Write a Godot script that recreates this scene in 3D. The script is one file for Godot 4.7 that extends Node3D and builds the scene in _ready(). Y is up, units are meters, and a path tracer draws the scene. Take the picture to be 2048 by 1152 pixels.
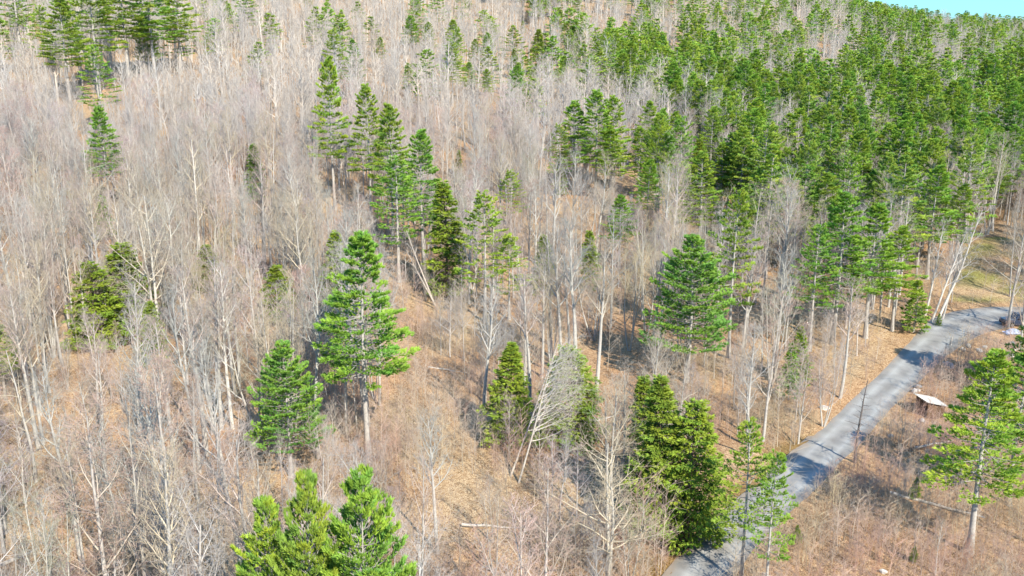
extends Node3D
# A leafless spring hillside with white pines and hemlocks, seen from the air; a gravel road crosses the lower right.
# Units are metres, the camera hovers 40 m above the origin and looks along -Z.

const CAMERA_HEIGHT := 40.0
const CAMERA_PITCH := 15.0
const FOCAL := 1950.0 / 2048.0      # focal length over picture width

var rng := RandomNumberGenerator.new()
var lumps := FastNoiseLite.new()
var patches := FastNoiseLite.new()
var taken := {}
var lib := {}
var mat := {}

func _ready() -> void:
	rng.seed = 20240421
	set_camera_and_light()
	lumps.seed = 7; lumps.frequency = 0.16; lumps.fractal_octaves = 3
	patches.seed = 19; patches.frequency = 0.02; patches.fractal_octaves = 3
	make_materials()
	smooth_road()
	make_ground()
	make_road()
	make_tree_shapes()
	plant_named_trees()
	plant_leaning_trees()
	plant_forest()
	plant_brush()
	lay_fallen_wood()
	build_roadside()

func set_camera_and_light() -> void:
	var cam := Camera3D.new(); cam.name = "camera"; add_child(cam)
	cam.position = Vector3(0, CAMERA_HEIGHT, 0)
	cam.rotation_degrees = Vector3(-CAMERA_PITCH, 0, 0)
	cam.fov = rad_to_deg(2.0 * atan(0.5 * (9.0 / 16.0) / FOCAL))
	cam.near = 0.5; cam.far = 6000.0; cam.current = true
	var env := Environment.new()
	env.background_mode = Environment.BG_SKY
	var sky := Sky.new(); var air := ProceduralSkyMaterial.new()
	air.sky_top_color = Color(0.34, 0.56, 0.80)
	air.sky_horizon_color = Color(0.53, 0.77, 0.82)
	air.sky_curve = 0.16
	air.ground_horizon_color = Color(0.50, 0.50, 0.48)
	air.ground_bottom_color = Color(0.36, 0.32, 0.28)
	sky.sky_material = air
	env.sky = sky
	env.tonemap_mode = Environment.TONE_MAPPER_LINEAR
	env.tonemap_exposure = 2.05
	env.sdfgi_enabled = true; env.ssao_enabled = true; env.ssil_enabled = true
	env.fog_enabled = FOG_ON
	env.fog_density = 0.00007
	env.fog_light_color = Color(0.80, 0.87, 0.95)
	var we := WorldEnvironment.new(); we.name = "world_environment"; we.environment = env; add_child(we)
	var sun := DirectionalLight3D.new(); sun.name = "sun"; add_child(sun)
	var az := deg_to_rad(27.0); var el := deg_to_rad(39.0)
	sun.look_at_from_position(Vector3.ZERO, Vector3(-sin(az) * cos(el), -sin(el), -cos(az) * cos(el)))
	sun.light_color = Color(1.0, 0.96, 0.885)
	sun.light_energy = 1.6; sun.light_angular_distance = 0.5; sun.shadow_enabled = true

const FOG_ON := false

# ---------------------------------------------------------------- lay of the land
var road := PackedVector2Array([Vector2(9.9, -56.4), Vector2(13.8, -63.5), Vector2(18.1, -69.8), Vector2(24.7, -78.4), Vector2(31.6, -88.3), Vector2(39.6, -99.8), Vector2(46.6, -108.7), Vector2(53.5, -117.5), Vector2(61.2, -126.1), Vector2(69.2, -130.1), Vector2(80.3, -129.7), Vector2(95.8, -127.1)])
var road_half := PackedFloat32Array([2.1, 2.0, 2.0, 2.0, 2.05, 2.1, 2.2, 2.7, 4.0, 4.4, 3.8, 3.2])
var road_y := PackedFloat32Array()

func soft(v: float, k: float) -> float:
	return 0.5 * (v + sqrt(v * v + k * k))

func hill(x: float, z: float) -> float:
	var d := -z
	var t := clampf(x / (absf(d) + 60.0), -1.0, 1.0)
	var s := 0.105 - (0.12 if t > 0.0 else 0.09) * t
	var r := soft(d - 125.0, 60.0) - 6.8 - 1.35 * soft(d - 760.0, 60.0)
	var far := clampf((d - 120.0) / 200.0, 0.0, 1.0)
	var crest := 14.0 * smoothstep(0.42, 0.28, x / maxf(d, 50.0)) * smoothstep(350.0, 720.0, d) * smoothstep(1500.0, 900.0, d)
	return maxf(s * r, -30.0) + crest + 1.1 * sin(x * 0.031 + 1.0) * sin(d * 0.027 + 0.4) + 0.35 * sin(x * 0.11 + d * 0.07) + far * 3.0 * sin(d * 0.011 + x * 0.013)

func smooth_road() -> void:
	var p := PackedVector2Array(); var w := PackedFloat32Array()
	for i in road.size() - 1:
		for k in 6:
			var t := k / 6.0
			p.append(road[i].cubic_interpolate(road[i + 1], road[maxi(i - 1, 0)], road[mini(i + 2, road.size() - 1)], t))
			w.append(lerpf(road_half[i], road_half[i + 1], t))
	road = p; road_half = w
	for q in road:
		road_y.append(hill(q.x, q.y) - 0.1)

func road_near(x: float, z: float) -> Vector3:
	# distance from the road's edge (negative on it), height of the road there, signed side
	if x < 2.0 or x > 125.0 or z > -38.0 or z < -150.0:
		return Vector3(99, 0, 0)
	var q := Vector2(x, z); var best := 1e9; var at := 0
	for i in road.size():
		var d := q.distance_squared_to(road[i])
		if d < best:
			best = d; at = i
	var b := mini(at + 1, road.size() - 1); var a := maxi(at - 1, 0)
	var along := (road[b] - road[a]).normalized(); var off := q - road[at]
	var side := along.cross(off)
	return Vector3(absf(side) - road_half[at] if absf(along.dot(off)) < 3.0 else sqrt(best) - road_half[at], road_y[at], side)

func land(x: float, z: float) -> float:
	var y := hill(x, z) + 0.16 * lumps.get_noise_2d(x, z) * 2.0
	var r := road_near(x, z)
	if r.x < 5.0:
		var k := smoothstep(-0.2, 4.0, r.x)
		y = lerpf(r.y - 0.10 * (1.0 - smoothstep(-0.6, 0.5, r.x)), y, k)
		if r.z < 0.0 and z > -90.0:
			y -= 0.55 * exp(-pow((r.x - 1.3) / 0.7, 2.0))
	return y

# ---------------------------------------------------------------- shapes
class Shape:
	var v := PackedVector3Array()
	var n := PackedVector3Array()
	var c := PackedColorArray()
	var i := PackedInt32Array()
	func tri(a: Vector3, b: Vector3, d: Vector3, col: Color) -> void:
		var at := v.size(); var m := (d - a).cross(b - a).normalized()
		v.append(a); v.append(b); v.append(d)
		n.append(m); n.append(m); n.append(m)
		c.append(col); c.append(col); c.append(col)
		i.append(at); i.append(at + 1); i.append(at + 2)
	func quad(a: Vector3, b: Vector3, d: Vector3, e: Vector3, col: Color) -> void:
		tri(a, b, d, col); tri(a, d, e, col)
	func box(lo: Vector3, hi: Vector3, col := Color.WHITE, t := Transform3D()) -> void:
		var p := []
		for k in 8:
			p.append(t * Vector3(hi.x if k & 1 else lo.x, hi.y if k & 2 else lo.y, hi.z if k & 4 else lo.z))
		for f in [[0, 1, 3, 2], [5, 4, 6, 7], [4, 0, 2, 6], [1, 5, 7, 3], [2, 3, 7, 6], [4, 5, 1, 0]]:
			quad(p[f[0]], p[f[1]], p[f[2]], p[f[3]], col)
	func tube(p: PackedVector3Array, r: PackedFloat32Array, sides: int, ca: Color, cb: Color) -> void:
		var at := v.size(); var last := p.size() - 1
		for k in p.size():
			var d := (p[mini(k + 1, last)] - p[maxi(k - 1, 0)]).normalized()
			var u := d.cross(Vector3(0.31, 0.17, 0.93) if absf(d.z) < 0.8 else Vector3.RIGHT).normalized()
			var w := d.cross(u); var col := ca.lerp(cb, float(k) / last)
			for s in sides:
				var a := TAU * s / sides; var o := u * cos(a) + w * sin(a)
				v.append(p[k] + o * r[k]); n.append(o); c.append(col)
		for k in last:
			for s in sides:
				var a := at + k * sides + s; var b := at + k * sides + (s + 1) % sides
				i.append(a); i.append(a + sides); i.append(b)
				i.append(b); i.append(a + sides); i.append(b + sides)
	func twig(a: Vector3, b: Vector3, r: float, col: Color) -> void:
		var d := (b - a).normalized(); var u := d.cross(Vector3(0.31, 0.17, 0.93)).normalized(); var w := d.cross(u); var at := v.size()
		for s in 3:
			var o := u * cos(TAU * s / 3.0) + w * sin(TAU * s / 3.0)
			v.append(a + o * r); n.append(o); c.append(col)
		v.append(b); n.append(d); c.append(col)
		for s in 3:
			i.append(at + s); i.append(at + 3); i.append(at + (s + 1) % 3)
	func mesh(m: Material, onto: ArrayMesh = null) -> ArrayMesh:
		var am := onto if onto else ArrayMesh.new()
		if v.is_empty(): return am
		var a := []; a.resize(Mesh.ARRAY_MAX)
		a[Mesh.ARRAY_VERTEX] = v; a[Mesh.ARRAY_NORMAL] = n; a[Mesh.ARRAY_COLOR] = c; a[Mesh.ARRAY_INDEX] = i
		am.add_surface_from_arrays(Mesh.PRIMITIVE_TRIANGLES, a)
		am.surface_set_material(am.get_surface_count() - 1, m)
		return am

func numbered(called: String) -> String:
	var k: int = taken.get(called, -1) + 1
	taken[called] = k
	return called if k == 0 else "%s_%03d" % [called, k]

func tag(o: Node, label: String, category: String, group := "", kind := "") -> void:
	o.set_meta("label", label)
	if category: o.set_meta("category", category)
	if group: o.set_meta("group", group)
	if kind: o.set_meta("kind", kind)

func thing(called: String, label: String, category: String, at := Vector3.ZERO, turn := 0.0, group := "") -> Node3D:
	var o := Node3D.new(); o.name = numbered(called); add_child(o)
	o.position = at; o.rotation.y = turn
	tag(o, label, category, group)
	return o

func part(called: String, m: Mesh, parent: Node, over: Material = null) -> MeshInstance3D:
	var o := MeshInstance3D.new(); o.name = called; o.mesh = m
	if over: o.material_override = over
	parent.add_child(o, true)
	return o

# ---------------------------------------------------------------- materials
func srgb(r: float, g: float, b: float) -> Color:
	return Color(r, g, b).linear_to_srgb()

func plain(r: float, g: float, b: float, rough := 0.9, tinted := false) -> StandardMaterial3D:
	var m := StandardMaterial3D.new()
	m.albedo_color = srgb(r, g, b); m.roughness = rough
	m.vertex_color_use_as_albedo = tinted
	m.metallic_specular = 0.25
	return m

func noise_texture(kind: int, freq: float, seed_: int, ramp: Array, size := 1024, octaves := 3) -> NoiseTexture2D:
	var f := FastNoiseLite.new(); f.noise_type = kind; f.frequency = freq; f.seed = seed_; f.fractal_octaves = octaves
	if kind == FastNoiseLite.TYPE_CELLULAR:
		f.cellular_return_type = FastNoiseLite.RETURN_CELL_VALUE
		f.cellular_jitter = 1.0
		f.fractal_type = FastNoiseLite.FRACTAL_NONE
	var t := NoiseTexture2D.new(); t.width = size; t.height = size; t.seamless = true; t.noise = f
	var g := Gradient.new(); var offs := PackedFloat32Array(); var cols := PackedColorArray()
	for k in ramp.size():
		offs.append(float(k) / (ramp.size() - 1)); cols.append(ramp[k])
	g.offsets = offs; g.colors = cols; t.color_ramp = g
	return t

func make_materials() -> void:
	# leaf litter: flat leaf-sized scraps in tan, russet and brown
	var m := plain(1, 1, 1, 0.95, true)
	m.albedo_texture = noise_texture(FastNoiseLite.TYPE_CELLULAR, 0.10, 3, [srgb(0.13, 0.085, 0.05), srgb(0.27, 0.185, 0.11), srgb(0.38, 0.275, 0.165), srgb(0.45, 0.345, 0.215), srgb(0.56, 0.47, 0.33)], 2048)
	m.uv1_triplanar = true; m.uv1_world_triplanar = true; m.uv1_scale = Vector3.ONE * 0.075
	m.detail_enabled = true; m.detail_blend_mode = BaseMaterial3D.BLEND_MODE_MUL
	m.detail_albedo = noise_texture(FastNoiseLite.TYPE_SIMPLEX_SMOOTH, 0.012, 11, [srgb(0.62, 0.55, 0.5), srgb(1, 1, 1), srgb(1, 1, 1)], 1024, 5)
	m.uv2_triplanar = true; m.uv2_world_triplanar = true; m.uv2_scale = Vector3.ONE * 0.11
	m.detail_uv_layer = BaseMaterial3D.DETAIL_UV_2
	mat.litter = m
	m = plain(1, 1, 1, 0.9, true)
	m.albedo_texture = noise_texture(FastNoiseLite.TYPE_SIMPLEX_SMOOTH, 0.11, 23, [srgb(0.45, 0.45, 0.45), srgb(0.85, 0.85, 0.85), srgb(1, 1, 1)], 1024, 4)
	m.uv1_triplanar = true; m.uv1_world_triplanar = true; m.uv1_scale = Vector3.ONE * 0.22
	mat.gravel = m
	var bark := noise_texture(FastNoiseLite.TYPE_SIMPLEX_SMOOTH, 0.03, 5, [srgb(0.5, 0.48, 0.46), srgb(0.85, 0.85, 0.85), srgb(1, 1, 1)], 512, 4)
	m = plain(1, 1, 1, 0.9, true)
	m.albedo_texture = bark; m.uv1_triplanar = true; m.uv1_scale = Vector3(0.9, 0.25, 0.9)
	mat.bark = m
	mat.twig = plain(1, 1, 1, 0.85, true)
	for k in 5:
		mat["twig_%d" % k] = plain(1, 1, 1, 0.85, true)
		mat["twig_%d" % k].albedo_color = [Color(1, 1, 1), Color(1, 0.96, 0.88), Color(1, 0.94, 0.92), Color(0.93, 0.95, 0.95), Color(0.97, 0.94, 0.89)][k]
	for k in 5:
		var f := plain(1, 1, 1, 0.62, true)
		f.albedo_color = [Color(1, 1, 1), Color(0.92, 0.98, 0.92), Color(1.0, 1.0, 0.9), Color(0.95, 0.95, 0.9), Color(0.88, 0.97, 0.95)][k]
		f.backlight_enabled = true; f.backlight = srgb(0.26, 0.30, 0.16)
		mat["needles_%d" % k] = f
	mat.stone = plain(1, 1, 1, 0.9, true)
	mat.stone.albedo_texture = bark; mat.stone.uv1_triplanar = true; mat.stone.uv1_scale = Vector3.ONE * 0.8

# ---------------------------------------------------------------- ground and road
func lines(lo: float, a: float, b: float, hi: float, step: float) -> PackedFloat32Array:
	var left := PackedFloat32Array(); var s := step; var x := a
	while x > lo:
		s *= 1.09; x -= s; left.append(x)
	left.reverse()
	var out := left; x = a
	while x < b:
		out.append(x); x += step
	s = step
	while x < hi:
		out.append(x); s *= 1.09; x += s
	return out

func inside(poly: PackedVector2Array, p: Vector2) -> bool:
	return Geometry2D.is_point_in_polygon(p, poly)

func make_ground() -> void:
	var xs := lines(-3000.0, -75.0, 100.0, 3000.0, 1.4)
	var zs := lines(-4000.0, -172.0, -30.0, 1500.0, 1.4)
	var s := Shape.new()
	for z in zs:
		for x in xs:
			var y := land(x, z)
			s.v.append(Vector3(x, y, z))
			s.n.append(Vector3(hill(x - 1, z) - hill(x + 1, z) - 0.25 * (lumps.get_noise_2d(x + 0.6, z) - lumps.get_noise_2d(x - 0.6, z)), 2.0, hill(x, z - 1) - hill(x, z + 1) - 0.25 * (lumps.get_noise_2d(x, z + 0.6) - lumps.get_noise_2d(x, z - 0.6))).normalized())
			s.c.append(litter_tint(x, z))
	var w := xs.size()
	for r in zs.size() - 1:
		for k in w - 1:
			var a := r * w + k
			s.i.append_array(PackedInt32Array([a, a + 1, a + w, a + 1, a + w + 1, a + w]))
	var g := part("ground", s.mesh(mat.litter), self)
	tag(g, "brown leaf covered ground of the wooded hillside", "ground", "", "structure")

func litter_tint(x: float, z: float) -> Color:
	# kinds of litter: pale beech and oak leaves, russet needles, bare soil, moss
	var a := patches.get_noise_2d(x * 2.2, z * 2.2); var b := patches.get_noise_2d(x * 5.0 + 90, z * 5.0 - 40)
	var c := Color(1.0, 0.97, 0.93).lerp(Color(1.0, 0.84, 0.74), clampf(a * 1.6 + 0.35, 0, 1))
	c = c.lerp(Color(0.74, 0.64, 0.60), clampf(b * 2.2 - 0.15, 0, 0.8))
	if inside(stands.across, Vector2(x, z)) or inside(stands.gully, Vector2(x, z)):
		c = c.lerp(Color(0.86, 0.66, 0.55), 0.45)
	if inside(stands.verge, Vector2(x, z)):
		c = c.lerp(Color(0.50, 0.72, 0.30), clampf(0.35 + b * 1.4, 0, 0.8))
	var r := road_near(x, z)
	if r.x < 3.0:
		c = c.lerp(Color(1.0, 0.86, 0.74), 0.5 * (1.0 - smoothstep(0.5, 3.0, r.x)))
		if r.z < 0.0 and z > -90.0 and r.x < 2.2:
			c = c.lerp(Color(0.45, 0.40, 0.18), 0.7 * smoothstep(-0.15, 0.25, b + 0.2))
	return c

func make_road() -> void:
	var s := Shape.new(); var across := [-1.32, -1.1, -0.92, -0.72, -0.5, -0.3, -0.1, 0.1, 0.3, 0.5, 0.72, 0.92, 1.1, 1.32]
	var w := across.size(); var rows := 0
	for i in road.size() - 1:
		for k in 3:
			var t := k / 3.0; var p := road[i].lerp(road[i + 1], t); var d := (road[i + 1] - road[i]).normalized(); var o := Vector2(-d.y, d.x)
			for e: float in across:
				var q: Vector2 = p + o * e * lerpf(road_half[i], road_half[i + 1], t)
				var n := lumps.get_noise_2d(q.x * 3.0, q.y * 3.0)
				var rut := exp(-pow((absf(e) - 0.45) / 0.16, 2.0))
				var y: float = lerpf(road_y[i], road_y[i + 1], t) + 0.05 * (1.0 - e * e) - 0.03 * rut + 0.02 * n - 0.16 * smoothstep(0.9, 1.32, absf(e))
				s.v.append(Vector3(q.x, y, q.y)); s.n.append(Vector3(0.12 * n, 1, 0.1 * n).normalized())
				# packed wheel tracks are paler, the loose crown and shoulders are browner
				var pale := Color(0.38, 0.385, 0.375); var loose := Color(0.24, 0.23, 0.215)
				s.c.append(loose.lerp(pale, clampf(0.3 + 0.65 * rut + n * 0.45, 0, 1)).lerp(Color(0.28, 0.22, 0.165), 0.7 * smoothstep(0.85, 1.15, absf(e) + 0.4 * n)))
			rows += 1
	for r in rows - 1:
		for k in w - 1:
			var a := r * w + k
			s.i.append_array(PackedInt32Array([a, a + w, a + 1, a + 1, a + w, a + w + 1]))
	var o2 := part("road", s.mesh(mat.gravel), self)
	tag(o2, "grey gravel road crossing the lower right of the woods", "road", "", "structure")

# ---------------------------------------------------------------- trees
func around(a: float) -> Vector3:
	return Vector3(cos(a), 0, sin(a))

func fuzz(k: float) -> Vector3:
	return Vector3(rng.randf_range(-k, k), rng.randf_range(-k, k), rng.randf_range(-k, k))

# a conifer of height h: a trunk, limbs and sprays of needles. o: r radius, base crown start, step whorl spacing, count limbs per whorl,
# gap missing limbs, thick sprays per metre of limb, leaf length, wide, blades per spray, droop, flat, col
func conifer(seed_: int, h: float, o: Dictionary) -> Dictionary:
	rng.seed = seed_
	var trunk := Shape.new(); var limbs := trunk; var crown := Shape.new()
	var pts := PackedVector3Array(); var rad := PackedFloat32Array(); var sway := fuzz(0.35)
	var tr: float = o.get("trunk", h * 0.0115)
	for k in 9:
		var t := k / 8.0
		pts.append(Vector3(sway.x * sin(t * 4.0) * 0.5, t * h, sway.z * sin(t * 3.0) * 0.5))
		rad.append(tr * (1.0 - t * 0.93) + (tr * 0.45 if k == 0 else 0.0))
	pts[0].y = -0.4
	var bark: Color = o.get("bark", Color(0.44, 0.42, 0.395))
	trunk.tube(pts, rad, o.get("sides", 7), bark, bark * 0.95)
	var base: float = o.base; var y: float = base * h
	var big: float = o.r; var spread: float = o.get("flat", 0.55)
	if o.get("stubs", true):
		var sy := h * 0.18
		while sy < base * h:
			var a := rng.randf() * TAU; var l := rng.randf_range(0.4, 0.4 * big)
			var p := Vector3(0, sy, 0)
			limbs.twig(p, p + around(a) * l + Vector3(0, rng.randf_range(-0.3, 0.15), 0), 0.03, bark * 0.8)
			sy += rng.randf_range(0.3, 0.9)
	while y < h * 0.985:
		var t := clampf((y / h - base) / (1.0 - base), 0.0, 1.0)
		var prof: float = pow(1.0 - t, o.get("taper", 0.75)) * lerpf(o.get("low", 0.6), 1.0, smoothstep(0.0, 0.28, t))
		var whorl := rng.randf_range(0.72, 1.1); var n: int = o.count + rng.randi_range(-1, 1); var turn := rng.randf() * TAU
		if rng.randf() < o.gap * 0.5: n = maxi(2, n - 2)
		for b in n:
			if rng.randf() < o.gap: continue
			var a := turn + TAU * b / n + rng.randf_range(-0.4, 0.4)
			var out := around(a); var side := Vector3(-out.z, 0, out.x)
			var l: float = big * prof * whorl * rng.randf_range(0.6, 1.18) + 0.22
			var el: float = lerpf(o.get("lift", -0.05), 0.85, pow(t, 1.6)) + rng.randf_range(-0.16, 0.16)
			var droop: float = o.droop
			var p0 := Vector3(0, y + rng.randf_range(-0.15, 0.15), 0) + Vector3(sway.x * sin(y / h * 4.0) * 0.5, 0, sway.z * sin(y / h * 3.0) * 0.5)
			var bp := PackedVector3Array([p0]); var br := PackedFloat32Array([0.018 + l * 0.011])
			for k in 3:
				var e := el + droop * (k - 0.5)
				bp.append(bp[k] + (out * cos(e) + Vector3.UP * sin(e) + side * rng.randf_range(-0.12, 0.12)) * l / 3.0)
				br.append(br[0] * (0.75 - 0.25 * k))
			limbs.tube(bp, br, 3, bark * 0.85, bark * 0.7)
			var tint: Color = o.col * rng.randf_range(0.8, 1.16)
			tint = tint.lerp(o.get("col2", o.col), rng.randf())
			var sprays := int(l * o.thick * rng.randf_range(0.85, 1.15)) + 2
			for k in sprays:
				var s := lerpf(o.get("inner", 0.28), 1.02, sqrt(rng.randf()))
				var at := s * 3.0; var j := mini(int(at), 2)
				var along := (bp[j + 1] - bp[j]).normalized()
				var off := rng.randf_range(-1.0, 1.0); off *= absf(off) * 0.5 + 0.5
				var reach := l * spread * (1.08 - s * 0.72)
				var c: Vector3 = bp[j].lerp(bp[j + 1], at - j) + side * off * reach - along * absf(off) * reach * 0.15 + Vector3.UP * (rng.randf_range(-0.05, 0.10) - absf(off) * reach * o.get("hang", 0.06))
				var lean: Vector3 = (along * 0.75 + side * off * 0.85 + Vector3.UP * o.get("perk", 0.45)).normalized()
				var ct := tint * rng.randf_range(0.82, 1.2)
				for q in int(o.blades):
					var d: Vector3 = (lean + fuzz(0.62)).normalized(); var len: float = o.leaf * rng.randf_range(0.65, 1.2)
					var u: Vector3 = d.cross(Vector3.UP * o.get("level", 0.9) + out * 0.35 + fuzz(0.75)).normalized() * o.wide * 0.5
					crown.tri(c - u, c + d * len, c + u, ct)
		y += o.step * rng.randf_range(0.75, 1.25) * lerpf(1.0, 0.6, t)
	for k in 10:
		var c := Vector3(sway.x * sin(4.0) * 0.5, h - k * 0.07, sway.z * sin(3.0) * 0.5)
		for q in int(o.blades):
			var d := (Vector3.UP * 0.8 + fuzz(0.8)).normalized()
			var u: Vector3 = d.cross(fuzz(1.0)).normalized() * o.wide * 0.5
			crown.tri(c - u, c + d * o.leaf, c + u, o.col)
	return {"trunk": trunk, "crown": crown, "h": h, "r": big * 0.8}

func grow(trunk: Shape, crown: Shape, p: Vector3, d: Vector3, l: float, r: float, level: int, o: Dictionary) -> void:
	var last: int = o.levels
	var ca: Color = o.bark; var cb: Color = o.bark
	var f := clampf((level - 0.6) / (last - 0.6), 0.0, 1.0)
	ca = ca.lerp(o.twig, f); cb = cb.lerp(o.twig, clampf(f + 0.3, 0, 1))
	if level >= last:
		crown.twig(p, p + d * l, r, ca)
		return
	var n: int = [8, 5, 3, 2, 2][level]
	var pts := PackedVector3Array([p]); var rad := PackedFloat32Array([r])
	var wander: float = o.wander * [0.35, 0.8, 1.0, 1.1, 1.2][level]
	for k in n:
		d = (d + fuzz(wander) + Vector3.UP * (o.up if level > 0 else 0.25)).normalized()
		pts.append(pts[k] + d * l / n)
		rad.append(maxf(r * (1.0 - 0.82 * (k + 1.0) / n), 0.006))
	(trunk if level == 0 else crown).tube(pts, rad, [7, 4, 3, 3, 3][level], ca, cb)
	var kids: int = [o.kids0, o.kids1, o.kids2, o.kids3, 3][level]
	var from: float = [o.clear, 0.22, 0.15, 0.1, 0.1][level]
	var a := rng.randf() * TAU
	for k in kids:
		var t := lerpf(from, 0.98, (k + rng.randf() * 0.7) / kids); var at := t * n; var j := mini(int(at), n - 1)
		var q := pts[j].lerp(pts[j + 1], at - j); var along := (pts[j + 1] - pts[j]).normalized()
		a += 2.4 + rng.randf_range(-0.5, 0.5)
		var u := along.cross(Vector3(0.3, 0.2, 0.9)).normalized(); var w := along.cross(u)
		var wide: float = o.angle * rng.randf_range(0.7, 1.25) * (1.15 - 0.45 * t if level == 0 else 1.0)
		var dir := along * cos(wide) + (u * cos(a) + w * sin(a)) * sin(wide)
		if level == 0 and o.has("sweep"): dir = (dir + o.sweep).normalized()
		var len: float = l * [o.reach, 0.5, 0.5, 0.5, 0.5][level] * rng.randf_range(0.65, 1.15) * (1.25 - t * (0.85 if level == 0 else 0.6))
		var rr := minf(lerpf(r, r * 0.2, t) * 0.62, [0.2, 0.09, 0.035, 0.014, 0.008][level])
		if level + 1 >= last: rr = o.fine
		grow(trunk, crown, q, dir, maxf(len, 0.16), maxf(rr, o.fine), level + 1, o)

# a leafless tree: trunk with forks, crown of branches and twigs
func bare(seed_: int, h: float, o: Dictionary) -> Dictionary:
	rng.seed = seed_
	var trunk := Shape.new(); var crown := Shape.new()
	var stems: int = o.get("stems", 1); var a := rng.randf() * TAU
	for s in stems:
		var lean: Vector3 = Vector3.UP + around(a + TAU * s / stems) * (0.0 if stems == 1 else o.get("fork", 0.25)) + fuzz(0.05)
		var l := h * (1.0 if s == 0 else rng.randf_range(0.78, 0.98))
		var foot := around(a + TAU * s / stems) * (0.0 if stems == 1 else h * 0.008)
		grow(trunk, crown, foot - Vector3.UP * 0.3, lean.normalized(), l, h * o.get("girth", 0.0105), 0, o)
	var r := 0.5
	var sum := 0.0
	for p in crown.v: sum += Vector2(p.x, p.z).length()
	r = maxf(0.5, 1.7 * sum / maxf(1.0, crown.v.size()))
	return {"trunk": trunk, "crown": crown, "h": h, "r": r}

func keep(key: String, d: Dictionary, needles: bool) -> void:
	d.needles = needles
	d.m_trunk = d.trunk.mesh(mat.bark)
	d.m_crown = d.crown.mesh(mat.needles_0 if needles else mat.twig)
	# the same tree as one mesh for the uncountable woods
	d.whole = d.crown.mesh(mat.needles_0 if needles else mat.twig, d.trunk.mesh(mat.bark))
	d.tris = (d.trunk.i.size() + d.crown.i.size()) / 3
	d.trunk = null; d.crown = null
	lib[key] = d

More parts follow.
